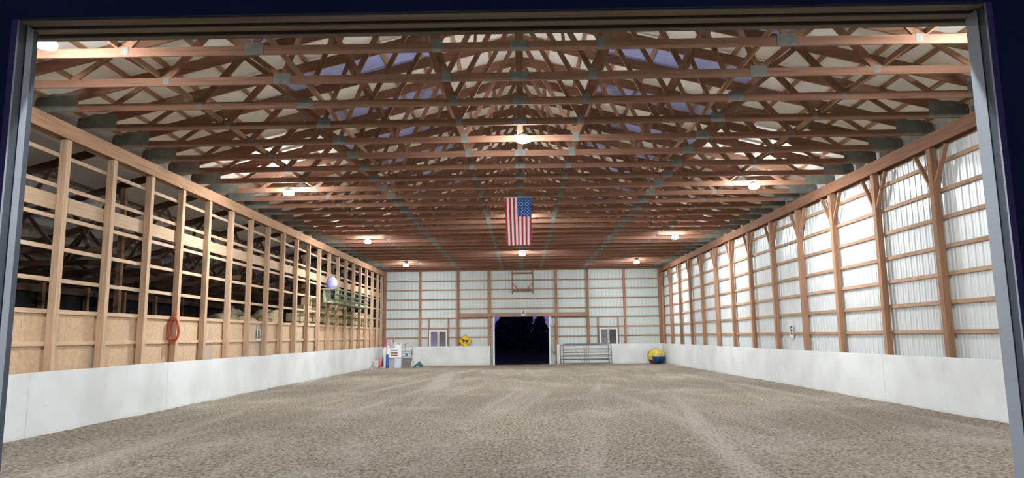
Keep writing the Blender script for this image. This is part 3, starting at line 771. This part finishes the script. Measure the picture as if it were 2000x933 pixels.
# ------------------------------------------------------------------ things in the far left corner
B = -.18
BLUEW = plain('bluish_white_panel', (.60, .68, .78), .5, 0, .05, 5); MIDG = plain('mid_grey_panel', (.38, .38, .38), .6, 0, .1, 5)
r = thing('slotted_stand', 'upright white plastic stand with three dark slots in the far left corner', 'stand', (-24.62, -9, B))
w_ = 1.15
MB().box(-w_, -.12, -.05, .12, .0, 2.05).build('lower_panel', MIDG, r, bev=.02)
MB().box(-.10, w_, -.12, .12, .0, 2.0).build('lower_panel', BLUEW, r, bev=.02)
bx = MB(); 
for a in ((-w_-.1, w_+.05, 2.0, 2.25), (-w_-.1, -.82, 2.25, 3.8), (.5, w_+.05, 2.25, 3.8), (-.82, .5, 2.53, 2.72), (-.82, .5, 3.0, 3.25), (-.82, .5, 3.5, 3.8)): bx.box(a[0], a[1], -.2, .0, a[2], a[3])
bx.build('slotted_panel', WHITE, r, bev=.01)
for z in (2.27, 2.74): MB().box(-.8, .48, -.05, .0, z, z+.24).build('slot_board', BROWNRED, r)
MB().box(-.8, .48, -.05, .0, 3.27, 3.46).build('slot_board', TUBE, r)
MB().box(-w_, -.14, -.1, .08, 3.8, 4.7).build('upper_panel', MIDG, r, bev=.03)
MB().box(-.10, w_, -.15, .1, 3.8, 4.85).build('upper_panel', WHITE, r, bev=.03)
MB().tube([(.52+.42*math.cos(a), -.16, 4.55+.13*math.sin(a)) for a in [2*math.pi*i/20 for i in range(20)]], .04, 6, True).build('grip', TUBE, r)
r = thing('step_ladder', 'grey metal rack with rungs and a grey lower board, beside the white slotted stand', 'ladder', (-22.3, -8.8, B))
MB().tube([(-1.0, 0, 0), (-.98, .0, 4.75)], .09).build('side_rail', MIDG, r, smooth=True); MB().bar((1.2, -.6, 0), (1.0, .25, 4.75), .2, .18, (0, 1, 0)).build('side_rail', MIDG, r)
MB().bar((-.42, .1, 2.1), (-.42, .12, 4.4), .12, .16).build('side_rail', MIDG, r)
for z in (4.0, 3.15, 2.75, 2.15, 1.9): MB().tube([(-1.0, 0, z), (1.06, .05, z+.06)], .085).build('rung', MIDG, r, smooth=True)
MB().prism([(-.95, .1), (.62, .25), (1.0, 2.0), (-.95, 1.9)], .05, .15).build('lower_board', TUBE, r); MB().box(-.3, .12, -.05, .02, 2.3, 2.72).build('blue_tag', POLEBLUE, r); MB().box(.75, .95, -.05, .1, 2.25, 3.6).build('bracket', TUBE, r)
MB().tube([(-.9, 0, 4.4), (-.4, -.1, 4.5), (.0, -.1, 4.75), (.3, -.1, 4.6)], .06).build('hook', TUBE, r, smooth=True)
def pole(label, p, q, cuts, mats, rad=.17):
    mb = MB(); p, q = Vector(p), Vector(q)
    for (a, b), mi in cuts:
        mb.mi = mi; mb.tube([p.lerp(q, a), p.lerp(q, b)], rad, 10)
    o = mb.build('jump_pole', mats, smooth=False); tag(o, label, 'pole', 'painted jump poles in the far left corner')
PM = [POLEBLUE, WHITE, POLERED]
pole('jump pole with a dark blue foot and white middle, nearest the left kickboard', (-27.75, -5.9, B), (-27.15, -5.0, 5.6), [((0, .36), 0), ((.36, .68), 1), ((.68, 1), 2)], PM, .22)
pole('white jump pole with a red top, standing in front of the blue-footed one', (-27.0, -7.2, B), (-27.45, -6.2, 3.9), [((0, .92), 1), ((.92, 1), 2)], PM, .14)
pole('broad blue jump pole with a white upper half, beside the white slotted stand', (-26.65, -6.3, B), (-26.75, -4.9, 4.0), [((0, .58), 0), ((.58, 1), 1)], PM, .32)
pole('thin jump pole with a red top, rising behind the white slotted stand', (-25.5, -5.2, B), (-25.9, -4.0, 5.5), [((0, .7), 1), ((.7, 1), 2)], PM, .14)
cn = thing('traffic_cone', 'orange-red plastic cone by the left kickboard near the jump poles', 'cone', (-27.75, -8.2, B-.03))
MB().box(-.5, .5, -.5, .5, 0, .1).build('base', ORANGE, cn, bev=.03); MB().lathe([(.42, .1), (.30, .9), (.18, 1.8), (.14, 1.85)], seg=18).build('cone_body', ORANGE, cn, smooth=True)
def tub(x, y, z, s, label, tilt=0):
    o = MB().lathe([(.22, 0), (.32, .1), (.36, .34), (.40, .38), (.36, .38), (.31, .12), (0, .06)], seg=20).build('white_tub', WHITE, origin=(0, 0, 0), smooth=True)
    o.location = Vector((x, y, z))*FT; o.scale = (s, s, s); o.rotation_euler = (tilt, 0, 0); tag(o, label, 'tub', 'white tubs by the left kickboard')
z_ = B-.02
tub(-28.05, -10.5, z_, 1.6, 'white plastic tub at the bottom of the small stack'); tub(-28.05, -10.5, z_+.5, 1.5, 'white plastic tub in the middle of the small stack'); tub(-28.0, -10.5, z_+1.0, 1.3, 'white plastic tub on top of the small stack')
tub(-27.1, -9.9, z_, .8, 'small white tub right of the stacked tubs'); tub(-26.5, -10.2, z_, .9, 'small white tub closest to the white slotted stand'); tub(-28.2, -13.6, z_, .9, 'small white tub alone on the sand, nearest to the viewer')
r = thing('teal_bin', 'teal plastic bin tipped on its edge on the sand right of the ladder', 'bin', (-20.5, -7, B))
MB().prism([(-1.1, .0), (.45, 1.25), (1.1, .45), (.95, .0)], -.5, .0).build('bin_body', TEAL, r, bev=.03)
MB().prism([(.48, 1.28), (1.15, .46), (1.08, .40), (.42, 1.2)], -.56, .05).build('lid', WHITEG, r)
MB().box(-.2, .25, -.54, -.5, .05, .2).build('label_plate', WHITEG, r)

# ------------------------------------------------------------------ trees beyond the far doorway
def tree(x, y, h, rad, seed, label):
    r = thing('tree', label, 'tree', (x, y, -.5), 0, 'trees beyond the far doorway'); q = random.Random(seed)
    MB().tube([(0, 0, 0), (.2, .1, h*.3), (0, 0, h*.75)], [.45, .35, .15]).build('trunk', BARK, r, smooth=True)
    mb = MB()
    for k in range(2200):
        a = q.uniform(0, 6.283); t_ = q.random(); zz = h*(.22+.78*t_); rr_ = rad*math.sqrt(q.random())*(1-.75*max(0, t_-.25)/.75)*(.8+.25*math.sin(a*3+zz))
        c = Vector((rr_*math.cos(a), rr_*math.sin(a), zz)); s = q.uniform(.35, .9)
        d1 = Vector((q.uniform(-1, 1), q.uniform(-1, 1), q.uniform(-1, 1))).normalized()*s; d2 = d1.orthogonal().normalized()*s*.8
        mb.add([c-d1, c+d2, c+d1, c-d2], [(0, 1, 2, 3)])
    mb.build('crown', LEAF, r)
for k, (x, y, h, rd, lb) in enumerate(((-15.5, 108, 10.6, 5, 'dark bushy tree at the left edge of the far doorway view'), (-6.8, 125, 14.6, 5.5, 'dark tree left of centre in the far doorway view'), (0.6, 140, 19.0, 6.5, 'tallest dark tree in the middle of the far doorway view'), (7.0, 122, 13.7, 4.6, 'dark tree right of centre in the far doorway view'), (16.5, 138, 15.5, 5.5, 'dark tree at the right edge of the far doorway view'), (-27, 132, 13, 7, 'dark tree beyond the left window'), (29, 130, 15, 7, 'dark tree beyond the right window'))):
    tree(x, y, h, rd, 50+k, lb)
tree(-3.2, 158, 19.5, 5, 91, 'dark tree standing furthest back in the far doorway view')
mb = MB()
for k in range(26):
    mb.lathe([(4.5, 0), (4.2, 4), (3, 7.3), (0, 8.4+math.sin(k*2.1))], (-65+k*5, 175+3*math.sin(k*1.7), -.5), 10)
o = mb.build('hedge', LEAF, smooth=True); tag(o, 'dark hedge line low across the field beyond the far doorway', 'hedge')
